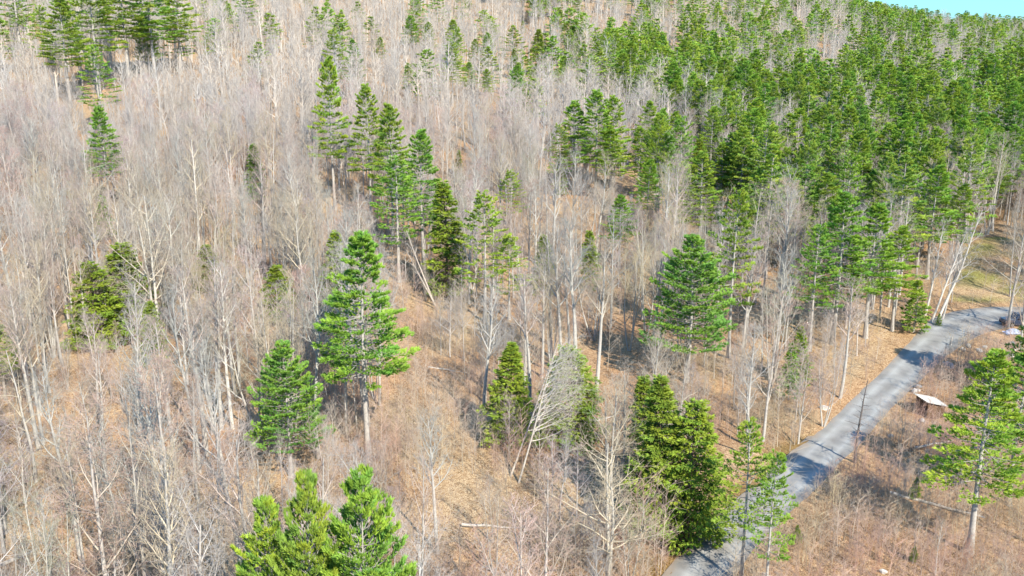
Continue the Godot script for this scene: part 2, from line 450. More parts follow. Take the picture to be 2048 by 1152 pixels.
func make_tree_shapes() -> void:
	var pine := Color(0.205, 0.36, 0.066); var pine2 := Color(0.34, 0.43, 0.06)
	var b := {"r": 4.2, "base": 0.38, "low": 0.85, "step": 0.56, "count": 6, "gap": 0.10, "thick": 14.0, "leaf": 0.33, "wide": 0.09, "blades": 8, "inner": 0.34, "droop": 0.10, "col": pine, "col2": pine2}
	keep("p0", conifer(101, 20.0, b), true)
	keep("p1", conifer(102, 20.0, b.merged({"r": 3.6, "base": 0.36, "gap": 0.2, "taper": 0.62, "step": 0.66}, true)), true)
	keep("p2", conifer(103, 20.0, b.merged({"r": 3.9, "base": 0.36, "gap": 0.32, "step": 0.95, "taper": 0.5, "thick": 10.0, "lift": 0.02, "flat": 0.5}, true)), true)
	keep("p3", conifer(104, 8.0, b.merged({"r": 1.7, "base": 0.08, "step": 0.36, "gap": 0.1, "taper": 0.85, "leaf": 0.24, "thick": 14.0, "trunk": 0.10}, true)), true)
	keep("p4", conifer(105, 20.0, b.merged({"r": 5.2, "base": 0.25, "gap": 0.16, "step": 0.62, "taper": 0.55, "low": 0.8, "lift": 0.12, "droop": 0.2, "col": Color(0.19, 0.35, 0.085)}, true)), true)
	keep("p5", conifer(106, 20.0, b.merged({"r": 3.5, "base": 0.32, "gap": 0.26, "step": 0.75, "taper": 0.7, "col": Color(0.165, 0.315, 0.07)}, true)), true)
	var fb := b.merged({"r": 4.0, "base": 0.28,  "step": 1.15, "count": 5, "thick": 4.6, "leaf": 0.62, "wide": 0.26, "blades": 5, "sides": 4, "stubs": false}, true)
	keep("q0", conifer(111, 20.0, fb), true)
	keep("q1", conifer(112, 20.0, fb.merged({"base": 0.32, "gap": 0.2, "taper": 0.6}, true)), true)
	keep("q2", conifer(113, 20.0, fb.merged({"base": 0.25, "gap": 0.3, "taper": 0.5}, true)), true)
	var hem := Color(0.18, 0.295, 0.052); var hem2 := Color(0.29, 0.355, 0.052)
	var hb := {"r": 2.7, "base": 0.06, "step": 0.30, "count": 6, "gap": 0.05, "thick": 13.0, "leaf": 0.25, "wide": 0.11, "blades": 5, "droop": -0.30, "lift": 0.12, "hang": 0.22, "perk": -0.05, "taper": 0.8, "low": 0.85, "flat": 0.6, "inner": 0.35, "col": hem, "col2": hem2, "bark": Color(0.22, 0.17, 0.14)}
	keep("h0", conifer(121, 13.0, hb), true)
	keep("h1", conifer(122, 11.0, hb.merged({"r": 3.2, "taper": 0.6, "gap": 0.1}, true)), true)
	keep("h2", conifer(123, 13.0, hb.merged({"r": 1.9, "taper": 0.62, "gap": 0.12}, true)), true)
	var grey := Color(0.48, 0.47, 0.445); var mauve := Color(0.345, 0.322, 0.30)
	var t := {"levels": 4, "bark": grey, "twig": mauve, "wander": 0.13, "up": 0.10, "kids0": 16, "kids1": 7, "kids2": 5, "kids3": 3, "clear": 0.42, "angle": 0.75, "reach": 0.34, "fine": 0.008}
	keep("b0", bare(201, 15.0, t.merged({"clear": 0.30, "angle": 0.9, "reach": 0.36}, true)), false)
	keep("b1", bare(202, 16.0, t), false)
	keep("b2", bare(203, 16.0, t.merged({"clear": 0.5, "reach": 0.26, "angle": 0.6}, true)), false)
	keep("b3", bare(204, 17.0, t.merged({"clear": 0.48, "reach": 0.32, "wander": 0.18}, true)), false)
	keep("b4", bare(205, 13.0, t.merged({"stems": 4, "fork": 0.22, "kids0": 9, "reach": 0.3, "clear": 0.3, "girth": 0.0065, "angle": 0.55}, true)), false)
	keep("b5", bare(206, 12.0, t.merged({"clear": 0.25, "reach": 0.3, "kids0": 14, "girth": 0.008, "twig": Color(0.37, 0.29, 0.275)}, true)), false)
	keep("b6", bare(207, 15.0, t.merged({"clear": 0.35, "reach": 0.42, "kids0": 13, "wander": 0.26, "angle": 1.0, "girth": 0.013, "up": 0.04}, true)), false)
	keep("b7", bare(208, 14.0, t.merged({"stems": 3, "fork": 0.32, "kids0": 9, "reach": 0.38, "clear": 0.28, "girth": 0.009, "twig": Color(0.36, 0.33, 0.24), "wander": 0.2}, true)), false)
	keep("b8", bare(209, 15.0, t.merged({"stems": 2, "fork": 0.16, "kids0": 12, "reach": 0.44, "clear": 0.30, "girth": 0.012, "bark": Color(0.56, 0.545, 0.50), "twig": Color(0.39, 0.36, 0.315), "wander": 0.2, "angle": 0.95, "up": 0.06}, true)), false)
	keep("b9", bare(210, 18.0, t.merged({"clear": 0.35, "reach": 0.2, "kids0": 14, "girth": 0.0085, "bark": Color(0.66, 0.64, 0.60), "angle": 0.7}, true)), false)
	keep("b10", bare(211, 14.0, t.merged({"clear": 0.35, "reach": 0.42, "kids0": 20, "girth": 0.008, "angle": 0.8, "sweep": Vector3(1.1, 0, 0), "bark": Color(0.52, 0.49, 0.45), "twig": Color(0.46, 0.42, 0.37)}, true)), false)
	keep("b11", bare(212, 13.0, t.merged({"levels": 2, "clear": 0.3, "reach": 0.12, "kids0": 26, "kids1": 4, "girth": 0.012, "angle": 1.35, "up": -0.03, "bark": Color(0.16, 0.145, 0.14), "twig": Color(0.15, 0.135, 0.13), "fine": 0.012}, true)), false)
	keep("b12", bare(213, 12.0, t.merged({"levels": 2, "clear": 0.6, "reach": 0.2, "kids0": 8, "kids1": 3, "girth": 0.011, "bark": Color(0.52, 0.47, 0.42), "fine": 0.02}, true)), false)
	var u := t.merged({"levels": 3, "kids0": 13, "kids1": 6, "kids2": 4, "fine": 0.021, "girth": 0.0135, "bark": Color(0.54, 0.52, 0.48)}, true)
	keep("c0", bare(221, 15.0, u), false)
	keep("c1", bare(222, 15.0, u.merged({"clear": 0.28, "angle": 0.9}, true)), false)
	keep("c2", bare(223, 14.0, u.merged({"stems": 3, "kids0": 8, "girth": 0.009, "fork": 0.2}, true)), false)
	keep("c3", bare(224, 16.0, u.merged({"clear": 0.5, "reach": 0.26, "angle": 0.6}, true)), false)
	var total := 0
	for k in lib: total += lib[k].tris
	print("tree triangles ", total, " ", Time.get_ticks_msec())

var anchors := []   # [phrase, position]
var pines := 0
var bares := 0
var spots: Array[Vector2] = []
var shade := []

func plant(key: String, at: Vector2, h: float, r: float, label: String, group: String, tone: int) -> Node3D:
	var d: Dictionary = lib[key]
	var called: String = {"p": "pine_tree", "q": "pine_tree", "h": "hemlock_tree", "b": "bare_tree", "c": "bare_tree"}[key[0]]
	var o := thing(called, label, called.replace("_", " "), Vector3(at.x, land(at.x, at.y), at.y), fmod(at.x * 7.3 + at.y * 3.1, TAU), group)
	var k: float = h / d.h; var w := clampf(r / (d.r * k), 0.6, 1.45)
	o.scale = Vector3(k * w, k, k * w)
	part("trunk", d.m_trunk, o)
	if d.needles:
		part("crown", d.m_crown, o, mat["needles_%d" % tone])
	else:
		part("crown", d.m_crown, o, mat["twig_%d" % tone])
	return o

const GROUPS := {"p": "white pines of the hillside", "h": "hemlocks of the hillside", "b": "leafless trees of the hillside"}

# kind, x, z, height, crown radius, shape, label, phrase that other labels can point to
const NAMED := [
	["p", -11.7, -41.9, 17.0, 2.6, 4, "bright green pine top at the bottom edge, leftmost of three", "the leftmost pine top at the bottom edge"],
	["p", -9.3, -40.3, 19.0, 2.2, 4, "middle pine of the three treetops rising from the bottom edge", "the middle pine top at the bottom edge"],
	["p", -6.9, -40.4, 19.0, 3.1, 4, "widest bright green pine top at the bottom edge, beside the clearing", "the widest pine top at the bottom edge"],
	["p", -13.4, -84.1, 21.9, 4.4, 0, "tall full pine with pale trunk and light green boughs beside the clearing", "the tall full pine by the clearing"],
	["p", -19.8, -80.2, 12.5, 3.3, 4, "ragged bluish green pine with a bent crown above brown undergrowth", "the ragged pine with a bent crown"],
	["p", 19.7, -103.9, 16.6, 5.7, 4, "broad round-crowned pine standing alone uphill of the paired hemlocks", "the broad round-crowned pine"],
	["p", 26.6, -113.4, 20.5, 3.3, 2, "sparse pine with open limbs and bare lower trunk", "the sparse pine with open limbs"],
	["p", 16.5, -62.5, 12.5, 2.3, 2, "thin pine by the roadside with its trunk seen against the gravel", "the thin roadside pine"],
	["p", 17.7, -60.0, 11.3, 1.7, 2, "slim pine leaning its boughs over the gravel road", "the slim pine over the road"],
	["p", 34.8, -66.4, 15.9, 3.7, 1, "thick-trunked pine with long tiered boughs across the road", "the thick-trunked pine across the road"],
	["p", 42.2, -75.3, 13.9, 3.5, 0, "dense pine cut by the right edge below the parked car", "the dense pine below the parked car"],
	["p", -53.9, -97.2, 8.9, 2.4, 0, "pine cut by the left edge with two bright low boughs", ""],
	["p", 40.5, -117.4, 19.3, 4.3, 1, "tall pine heading the stand left of the road bend", "the tall pine heading the roadside stand"],
	["p", 45.5, -119.6, 17.5, 4.1, 0, "bright full pine between the tall stand pine and the birches", "the bright full pine near the birches"],
	["p", 49.8, -122.0, 13.8, 3.4, 1, "pine at the edge of the stand nearest the road bend", "the stand pine nearest the road bend"],
	["p", 37.0, -115.1, 15.8, 3.0, 2, "gappy pine on the left flank of the roadside stand", "the gappy pine of the roadside stand"],
	["p", 52.6, -122.0, 6.9, 2.1, 3, "small low pine beside the gravel road bend", "the small pine at the road bend"],
	["p", 32.1, -103.5, 7.1, 1.4, 3, "young pine growing in brush left of the road", "the young pine in brush"],
	["p", 30.1, -99.5, 6.3, 1.2, 3, "smaller of two young pines in brush left of the road", ""],
	["p", 64.4, -146.5, 17.5, 4.2, 1, "pine with spreading top above the leaning birches", "the spreading pine above the birches"],
	["p", 70.6, -151.0, 13.7, 3.5, 1, "pine at the right of the stand above the leaning birches", ""],
	["p", 47.2, -145.3, 16.6, 3.6, 1, "blue green pine behind the tall stand pine", ""],
	["p", -32.3, -176.0, 27.1, 3.4, 1, "very tall narrow pine standing clear among grey bare trees", "the very tall narrow pine"],
	["p", -25.7, -174.7, 23.0, 3.5, 1, "dark pointed pine, left of the central clump", "the dark pointed pine"],
	["p", -19.7, -157.9, 22.9, 3.7, 1, "tall dark pine at the back of the central clump", "the tall dark clump pine"],
	["p", -13.8, -148.5, 20.8, 3.7, 1, "pine at the right of the central clump beside a hemlock", "the clump pine beside the hemlock"],
	["p", -16.7, -139.4, 18.2, 4.5, 2, "pale-trunked pine with long layered boughs in front of the central clump", "the layered pale-trunked pine"],
	["p", -3.6, -123.8, 17.2, 3.5, 2, "yellow green pine with separate tiers of boughs, right of the tall hemlock", "the tiered yellow green pine"],
	["p", -0.4, -125.2, 11.6, 3.0, 2, "thin pine crowded against the tiered yellow green pine", ""],
	["p", -0.2, -166.3, 11.5, 2.7, 2, "small open pine behind the tiered yellow green pine", "the small open pine"],
	["p", 17.1, -151.2, 11.8, 3.4, 0, "full pine right of the pale spreading tree", "the full pine by the pale spreading tree"],
	["p", 23.9, -168.6, 13.1, 3.5, 1, "pine uphill of the broad round-crowned pine", "the pine uphill of the round-crowned one"],
	["p", 16.4, -190.8, 21.1, 4.6, 1, "tallest pine of the mid-slope clump", "the tallest mid-slope pine"],
	["p", 12.3, -193.5, 18.3, 3.9, 1, "left pine of the mid-slope clump", "the left mid-slope pine"],
	["p", 20.4, -198.0, 19.3, 3.5, 1, "yellowish pine behind the tallest mid-slope pine", ""],
	["p", 19.1, -189.7, 15.1, 4.6, 0, "bright full pine in front of the mid-slope clump", "the bright mid-slope pine"],
	["p", 9.3, -190.9, 14.2, 2.9, 2, "ragged pine on the left fringe of the mid-slope clump", ""],
	["p", 25.4, -193.5, 14.4, 3.7, 1, "pine at the right of the mid-slope clump", ""],
	["p", 35.6, -214.4, 13.7, 3.0, 1, "slender pine between the mid-slope clump and the dense stand", "the slender pine before the dense stand"],
	["p", 39.2, -181.6, 14.3, 3.3, 1, "left of two matching pines below the dense stand", "the left matching pine"],
	["p", 42.0, -176.8, 16.1, 3.4, 1, "right of two matching pines below the dense stand", "the right matching pine"],
	["p", 30.3, -154.7, 17.5, 3.4, 1, "pine with bright top below the slender pine", ""],
	["p", -70.7, -169.1, 18.7, 3.6, 0, "bluish green pine standing alone on the left slope", "the lone bluish pine on the left slope"],
	["p", -66.0, -155.3, 7.2, 1.7, 3, "small pine below the lone bluish pine", "the small pine on the left slope"],
	["p", -95.8, -229.5, 20.8, 5.8, 2, "lowest pine of the big upper left group", "the lowest upper left pine"],
	["p", -116.0, -260.1, 28.4, 6.5, 0, "left outer pine of the big upper left group", "the outer upper left pine"],
	["p", -114.5, -275.0, 34.3, 7.5, 1, "second pine from the outside of the big upper left group", ""],
	["p", -111.5, -289.3, 35.9, 8.9, 0, "widest pine of the big upper left group", "the widest upper left pine"],
	["p", -106.0, -296.5, 34.7, 8.4, 1, "fourth pine of the big upper left group", ""],
	["p", -103.6, -312.0, 29.8, 6.9, 0, "right outer pine of the big upper left group", "the right upper left pine"],
	["p", -98.8, -327.5, 10.9, 2.8, 2, "tiny ragged pine right of the big upper left group", "the tiny ragged pine"],
	["p", -160.9, -328.6, 28.1, 7.3, 2, "thin pine in the top left corner", ""],
	["p", -46.0, -350.5, 11.2, 3.7, 1, "small pointed pine left of the far pine row", ""],
	["p", -29.8, -286.1, 11.3, 3.4, 1, "lone small pine below the far pine row", "the lone small pine"],
	["p", -39.8, -394.9, 15.8, 5.9, 1, "left pine of the far pine row", "the left pine of the far row"],
	["p", -32.5, -391.2, 14.7, 4.9, 1, "second pine of the far pine row", ""],
	["p", -22.6, -384.7, 17.1, 5.9, 0, "round-topped pine of the far pine row", "the round-topped far pine"],
	["p", -13.7, -372.3, 12.3, 4.5, 1, "fourth pine of the far pine row", ""],
	["p", -9.0, -369.5, 15.1, 5.5, 1, "right pine of the far pine row", "the right pine of the far row"],
	["p", -12.6, -294.1, 11.3, 3.8, 0, "left of two low pines below the far pine row", ""],
	["p", -7.2, -285.9, 10.4, 4.0, 0, "right of two low pines below the far pine row", ""],
	["p", 2.1, -305.6, 11.1, 3.8, 0, "pine in front of the golden hemlock", "the pine in front of the golden hemlock"],
	["p", 6.6, -314.8, 9.0, 3.8, 0, "second pine in front of the golden hemlock", ""],
	["p", 14.7, -321.8, 9.2, 3.2, 1, "small dark pine right of the golden hemlock", ""],
	["p", 5.1, -470.5, 5.9, 2.6, 3, "tiny dark pine far up the slope", ""],
	["p", 21.6, -470.6, 13.0, 6.3, 4, "rounded dark pine alone far up the slope", "the rounded dark pine far upslope"],
	["p", 32.5, -501.1, 14.7, 5.4, 1, "narrow dark pine above the rounded dark one", ""],
	["p", 25.7, -392.1, 13.0, 3.9, 1, "small pine above the crooked-boughed bare tree", ""],
	["p", -47.6, -498.7, 12.3, 8.1, 4, "spreading pine at the top edge above the far row", ""],
	["p", -22.3, -511.1, 11.1, 5.8, 1, "pine at the top edge right of the spreading one", ""],
	["p", -100.5, -500.5, 10.4, 4.9, 0, "yellowish conifer at the top edge", ""],
	["h", 11.4, -70.3, 12.8, 2.7, 0, "left of two dense dark hemlocks beside the road", "the left roadside hemlock"],
	["h", 13.9, -69.1, 11.6, 3.2, 1, "right of two dense hemlocks beside the road", "the right roadside hemlock"],
	["h", 11.0, -76.4, 10.6, 1.6, 2, "thin hemlock behind the left dense roadside hemlock", ""],
	["h", -0.1, -87.0, 10.2, 2.9, 0, "pointed hemlock left of the leaning bare pair", "the hemlock left of the leaning pair"],
	["h", 5.4, -86.9, 9.7, 3.6, 1, "loose hemlock behind the leaning bare pair", "the hemlock behind the leaning pair"],
	["h", -9.5, -133.4, 16.4, 2.9, 2, "tall yellow green hemlock column in shade of the central clump", "the tall hemlock column"],
	["h", -11.2, -203.9, 5.4, 2.2, 2, "small slanting hemlock above the tall hemlock column", ""],
	["h", -30.6, -123.0, 7.7, 3.8, 1, "low bushy golden hemlock left of the tall full pine", "the bushy golden hemlock"],
	["h", -23.0, -123.4, 12.3, 2.0, 2, "narrow hemlock behind the tall full pine", ""],
	["h", -43.1, -134.2, 6.8, 2.7, 1, "low dark hemlock right of the white-stemmed twin tree", "the low dark hemlock"],
	["h", -48.2, -117.2, 11.6, 4.6, 1, "golden hemlock behind the white-stemmed twin tree", "the golden hemlock behind the twin tree"],
	["h", -50.1, -112.2, 10.4, 4.1, 1, "wide hemlock left of the white-stemmed twin tree", "the wide hemlock by the twin tree"],
	["h", -42.1, -109.1, 7.4, 2.6, 0, "low hemlock at the foot of the white-stemmed twin tree", ""],
	["h", -47.2, -178.0, 10.6, 2.9, 2, "dull hemlock hidden among grey trees", ""],
	["h", 4.6, -137.5, 9.0, 3.2, 0, "dark hemlock under the pale spreading tree", "the dark hemlock under the spreading tree"],
	["h", 11.5, -140.7, 9.0, 3.2, 2, "yellow green hemlock under the pale spreading tree", ""],
	["h", 9.9, -378.0, 17.2, 7.3, 0, "bright golden hemlock cone far up the slope", "the golden hemlock cone"],
	["h", 0.7, -363.4, 10.6, 4.3, 2, "small golden hemlock left of the golden cone", ""],
	["h", 19.1, -361.9, 9.9, 3.8, 2, "small golden hemlock right of the golden cone", ""],
	["h", 30.4, -318.0, 10.2, 3.6, 2, "narrow golden hemlock below the far pine stand", ""],
	["h", 36.8, -191.9, 13.1, 2.7, 2, "yellowish hemlock between pines below the dense stand", ""],
	["h", 9.4, -192.0, 8.1, 2.7, 2, "yellow green hemlock at the left foot of the mid-slope clump", ""],
	["h", 106.7, -467.0, 7.9, 3.2, 2, "tiny hemlock near the top of the slope", ""],
	["b", -43.5, -114.0, 18.7, 4.5, 8, "big white-stemmed twin tree with pale spreading crown", "the white-stemmed twin tree"],
	["b", -44.1, -121.3, 16.4, 4.1, 8, "white tree forking low behind the white-stemmed twin tree", ""],
	["b", -47.4, -144.5, 20.7, 2.6, 9, "straight white birch trunk right of the twin tree", "the straight white birch"],
	["b", -49.0, -112.4, 10.8, 2.1, 1, "slim pale bare tree crossing the wide hemlock", "the slim pale tree at the hemlock"],
	["b", -50.4, -110.6, 12.0, 1.8, 2, "thin pale bare stem left of the wide hemlock", ""],
	["b", -36.1, -87.6, 16.0, 2.4, 3, "tall bare tree in front of the twin tree", "the bare tree before the twin tree"],
	["b", -42.3, -79.2, 12.8, 3.0, 6, "big rough bare tree near the left edge", "the big rough tree at the left edge"],
	["b", -34.8, -75.2, 11.0, 3.1, 0, "bare tree with a wide feathery top on the tan leaf slope", "the feathery-topped bare tree"],
	["b", -31.0, -63.2, 11.7, 1.7, 1, "pale bare tree leaning left on the tan leaf slope", "the pale tree on the tan slope"],
	["b", -25.9, -61.3, 11.0, 2.6, 6, "bare tree with gnarled crown and a long dark shadow", "the gnarled bare tree"],
	["b", -31.0, -57.7, 10.2, 1.8, 2, "silvery bare tree in the bottom left corner", "the silvery corner tree"],
	["b", -26.1, -56.5, 10.0, 1.6, 3, "slim silvery tree at the bottom edge, right of the corner tree", ""],
	["b", -21.5, -59.7, 10.9, 1.7, 1, "bare tree with a pale straight stem left of the three pine tops", "the pale straight tree near the pine tops"],
	["b", -18.2, -55.3, 10.0, 1.7, 4, "slender multi-stemmed bare tree left of the three pine tops", "the multi-stemmed tree near the pine tops"],
	["b", -25.1, -89.7, 13.2, 3.4, 7, "pale forked tree behind the ragged pine", "the pale forked tree"],
	["b", -20.4, -90.9, 11.5, 2.7, 4, "twiggy grey tree behind the ragged pine", ""],
	["b", 6.9, -62.4, 11.1, 4.1, 8, "large silver bare tree with spreading limbs below the roadside hemlocks", "the large silver spreading tree"],
	["b", 9.2, -74.4, 9.4, 2.1, 5, "grey bare tree above the large silver spreading tree", "the grey tree above the silver one"],
	["b", 10.4, -148.2, 12.9, 5.4, 7, "pale yellowish bare tree with a broad spreading crown", "the pale spreading tree"],
	["b", 22.3, -314.6, 13.5, 5.7, 6, "crooked-boughed bare tree at the foot of the far stand", "the crooked bare tree of the far slope"],
	["b", -0.3, -84.4, 5.9, 1.0, 5, "small pale tree in front of the pointed hemlock", ""],
	["b", 66.3, -124.4, 14.2, 4.3, 0, "large bare tree beside the parked car", "the large bare tree by the car"],
	["b", 63.2, -115.1, 12.7, 2.8, 5, "thinner bare tree below the one beside the parked car", ""],
	["b", 36.1, -100.6, 13.6, 1.9, 2, "bare tree with pale foot at the road edge", "the pale-footed roadside tree"],
	["b", 31.7, -92.3, 8.0, 2.0, 4, "many-stemmed bare tree on the road bank", "the many-stemmed roadside tree"],
	["b", 27.9, -87.9, 9.2, 2.2, 5, "tangled bare tree on the road bank above the gravel", ""],
	["b", 30.8, -63.1, 4.4, 1.0, 9, "small white birch in the brush across the road", "the small white birch"],
	["b", 10.4, -118.7, 10.5, 3.8, 7, "olive-tinted bushy bare tree in the middle hollow", ""],
	["b", -24.5, -120.9, 9.3, 2.6, 4, "pale twiggy tree left of the tall full pine", ""],
	["b", -5.3, -103.7, 4.2, 1.4, 5, "spindly bare tree at the top of the clearing", ""],
]

func plant_named_trees() -> void:
	for a in NAMED:
		var at := Vector2(a[1], a[2])
		spots.append(at)
		if a[0] != "b": shade.append([at, a[4] * 0.85, clampf(a[3] * 1.3, 24.0, 28.0) if a[2] > -170.0 else 34.0])
		elif a[6].begins_with("large") or a[6].begins_with("big") or a[6].begins_with("pale"): shade.append([at, a[4] * 0.6, 22.0])
		var tone: int = int(absf(a[1] * 3.0 + a[2])) % 5
		var told: String = a[6]
		if told.contains("bluish"): tone = 4
		elif told.contains("golden") or told.contains("yellow"): tone = 2
		elif told.contains("dark"): tone = 3
		plant(a[0] + str(a[5]), at, a[3], a[4], a[6], GROUPS[a[0]], tone)
		if a[0] == "p": pines += 1
		if a[0] == "b": bares += 1
		if a[7]: anchors.append([a[7], at])

var stands := {
	"dense": PackedVector2Array([Vector2(38.2, -244.6), Vector2(78.8, -327.0), Vector2(124.2, -364.8), Vector2(192.2, -367.7), Vector2(110.1, -189.7), Vector2(80.6, -170.1), Vector2(59.6, -168.5), Vector2(54.5, -181.3), Vector2(36.8, -188.1)]),
	"farstand": PackedVector2Array([Vector2(32.4, -414.4), Vector2(82.6, -416.7), Vector2(66.5, -308.1), Vector2(26.1, -292.7)]),
	"midright": PackedVector2Array([Vector2(28.8, -215.5), Vector2(52.2, -218.4), Vector2(59.3, -187.4), Vector2(50.6, -154.9), Vector2(33.0, -137.5), Vector2(31.1, -159.4), Vector2(24.2, -180.1)]),
	"roadside": PackedVector2Array([Vector2(53.4, -184.7), Vector2(85.6, -187.7), Vector2(70.0, -146.0), Vector2(56.2, -135.9), Vector2(45.0, -135.0), Vector2(44.1, -156.2)]),
	"upper": PackedVector2Array([Vector2(95.9, -541.1), Vector2(234.5, -696.8), Vector2(134.1, -383.4), Vector2(85.5, -356.4), Vector2(77.6, -423.8)]),
	"clearing": PackedVector2Array([Vector2(-16.8, -120.6), Vector2(-9.4, -127.3), Vector2(-3.4, -98.0), Vector2(2.7, -77.1), Vector2(4.2, -65.5), Vector2(4.4, -45.6), Vector2(-3.9, -45.4), Vector2(-5.1, -64.0), Vector2(-10.0, -79.9), Vector2(-14.8, -98.8)]),
	"gully": PackedVector2Array([Vector2(11.3, -127.3), Vector2(18.2, -127.9), Vector2(15.6, -104.2), Vector2(11.1, -84.9), Vector2(5.5, -79.2), Vector2(4.2, -87.5)]),
	"across": PackedVector2Array([Vector2(12.0, -34.0), Vector2(14.3, -57.6), Vector2(20.7, -67.7), Vector2(31.0, -82.2), Vector2(48.6, -108.3), Vector2(58.4, -120.6), Vector2(65.4, -117.1), Vector2(84.6, -120.9), Vector2(75.0, -80.0), Vector2(62.0, -34.0)]),
	"verge": PackedVector2Array([Vector2(63.6, -136.4), Vector2(79.1, -166.6), Vector2(93.4, -172.2), Vector2(75.2, -136.3)]),
	"leftopen": PackedVector2Array([Vector2(-52.7, -93.6), Vector2(-43.9, -112.2), Vector2(-30.8, -104.1), Vector2(-21.6, -75.8), Vector2(-19.9, -63.6), Vector2(-38.1, -64.7)]),
}

func sized(at: Vector2, h: float) -> float:
	# how large a tree shows: height over distance, 0 outside the picture
	var y := land(at.x, at.y) + h * 0.6 - CAMERA_HEIGHT
	var c := cos(deg_to_rad(CAMERA_PITCH)); var s := sin(deg_to_rad(CAMERA_PITCH))
	var depth := -at.y * c - y * s; var up := -at.y * s + y * c
	if depth < 5.0 or absf(at.x) / depth > 0.5 / FOCAL or absf(up) / depth > 0.5 / FOCAL * 9.0 / 16.0: return 0.0
	return h / depth

const ONES := ["", "first", "second", "third", "fourth", "fifth", "sixth", "seventh", "eighth", "ninth", "tenth", "eleventh", "twelfth", "thirteenth", "fourteenth", "fifteenth", "sixteenth", "seventeenth", "eighteenth", "nineteenth"]

func ordinal(k: int) -> String:
	if k < 20: return ONES[k]
	var tens: String = ["twent", "thirt", "fort", "fift", "sixt", "sevent", "eight", "ninet"][k / 10 - 2]
	return tens + ("ieth" if k % 10 == 0 else "y-" + ONES[k % 10])

func name_by_neighbours(list: Array, what: String) -> void:
	# every tree is told by the named tree nearest to it, the side it stands on and its turn on that side
	var slots := {}
	for a in list:
		var best := 0; var far := 1e9
		for k in anchors.size():
			var d: float = anchors[k][1].distance_squared_to(a.at)
			if d < far:
				far = d; best = k
		var o: Vector2 = a.at - anchors[best][1]
		var side := ("left of" if o.x < 0 else "right of") if absf(o.x) > absf(o.y) else ("behind" if o.y < 0 else "in front of")
		var key := [best, side]
		if not slots.has(key): slots[key] = []
		slots[key].append([far, a])
	for key in slots:
		slots[key].sort_custom(func(p, q): return p[0] < q[0])
		for k in slots[key].size():
			slots[key][k][1].label = "%s, %s one %s %s" % [what, "next" if k == 0 else ordinal(k + 1), key[1], anchors[key[0]][0]]

var in_shade := false
func shaded(yes: bool) -> bool:
	in_shade = yes
	return false

func crowded(at: Vector2, gap: float) -> bool:
	# no tree grows inside a named crown, and those before the conifers have been kept down by their shade
	for e in shade:
		var o: Vector2 = at - e[0]; var sunward: Vector2 = (Vector2(0, 4) - e[0]).normalized()
		var along := o.dot(sunward)
		if along > -1.5 and along < e[2] and absf(o.cross(sunward)) < e[1]: return true if along < 2.5 else shaded(true)
	for s in spots:
		if absf(s.x - at.x) < gap and absf(s.y - at.y) < gap: return true
	return false

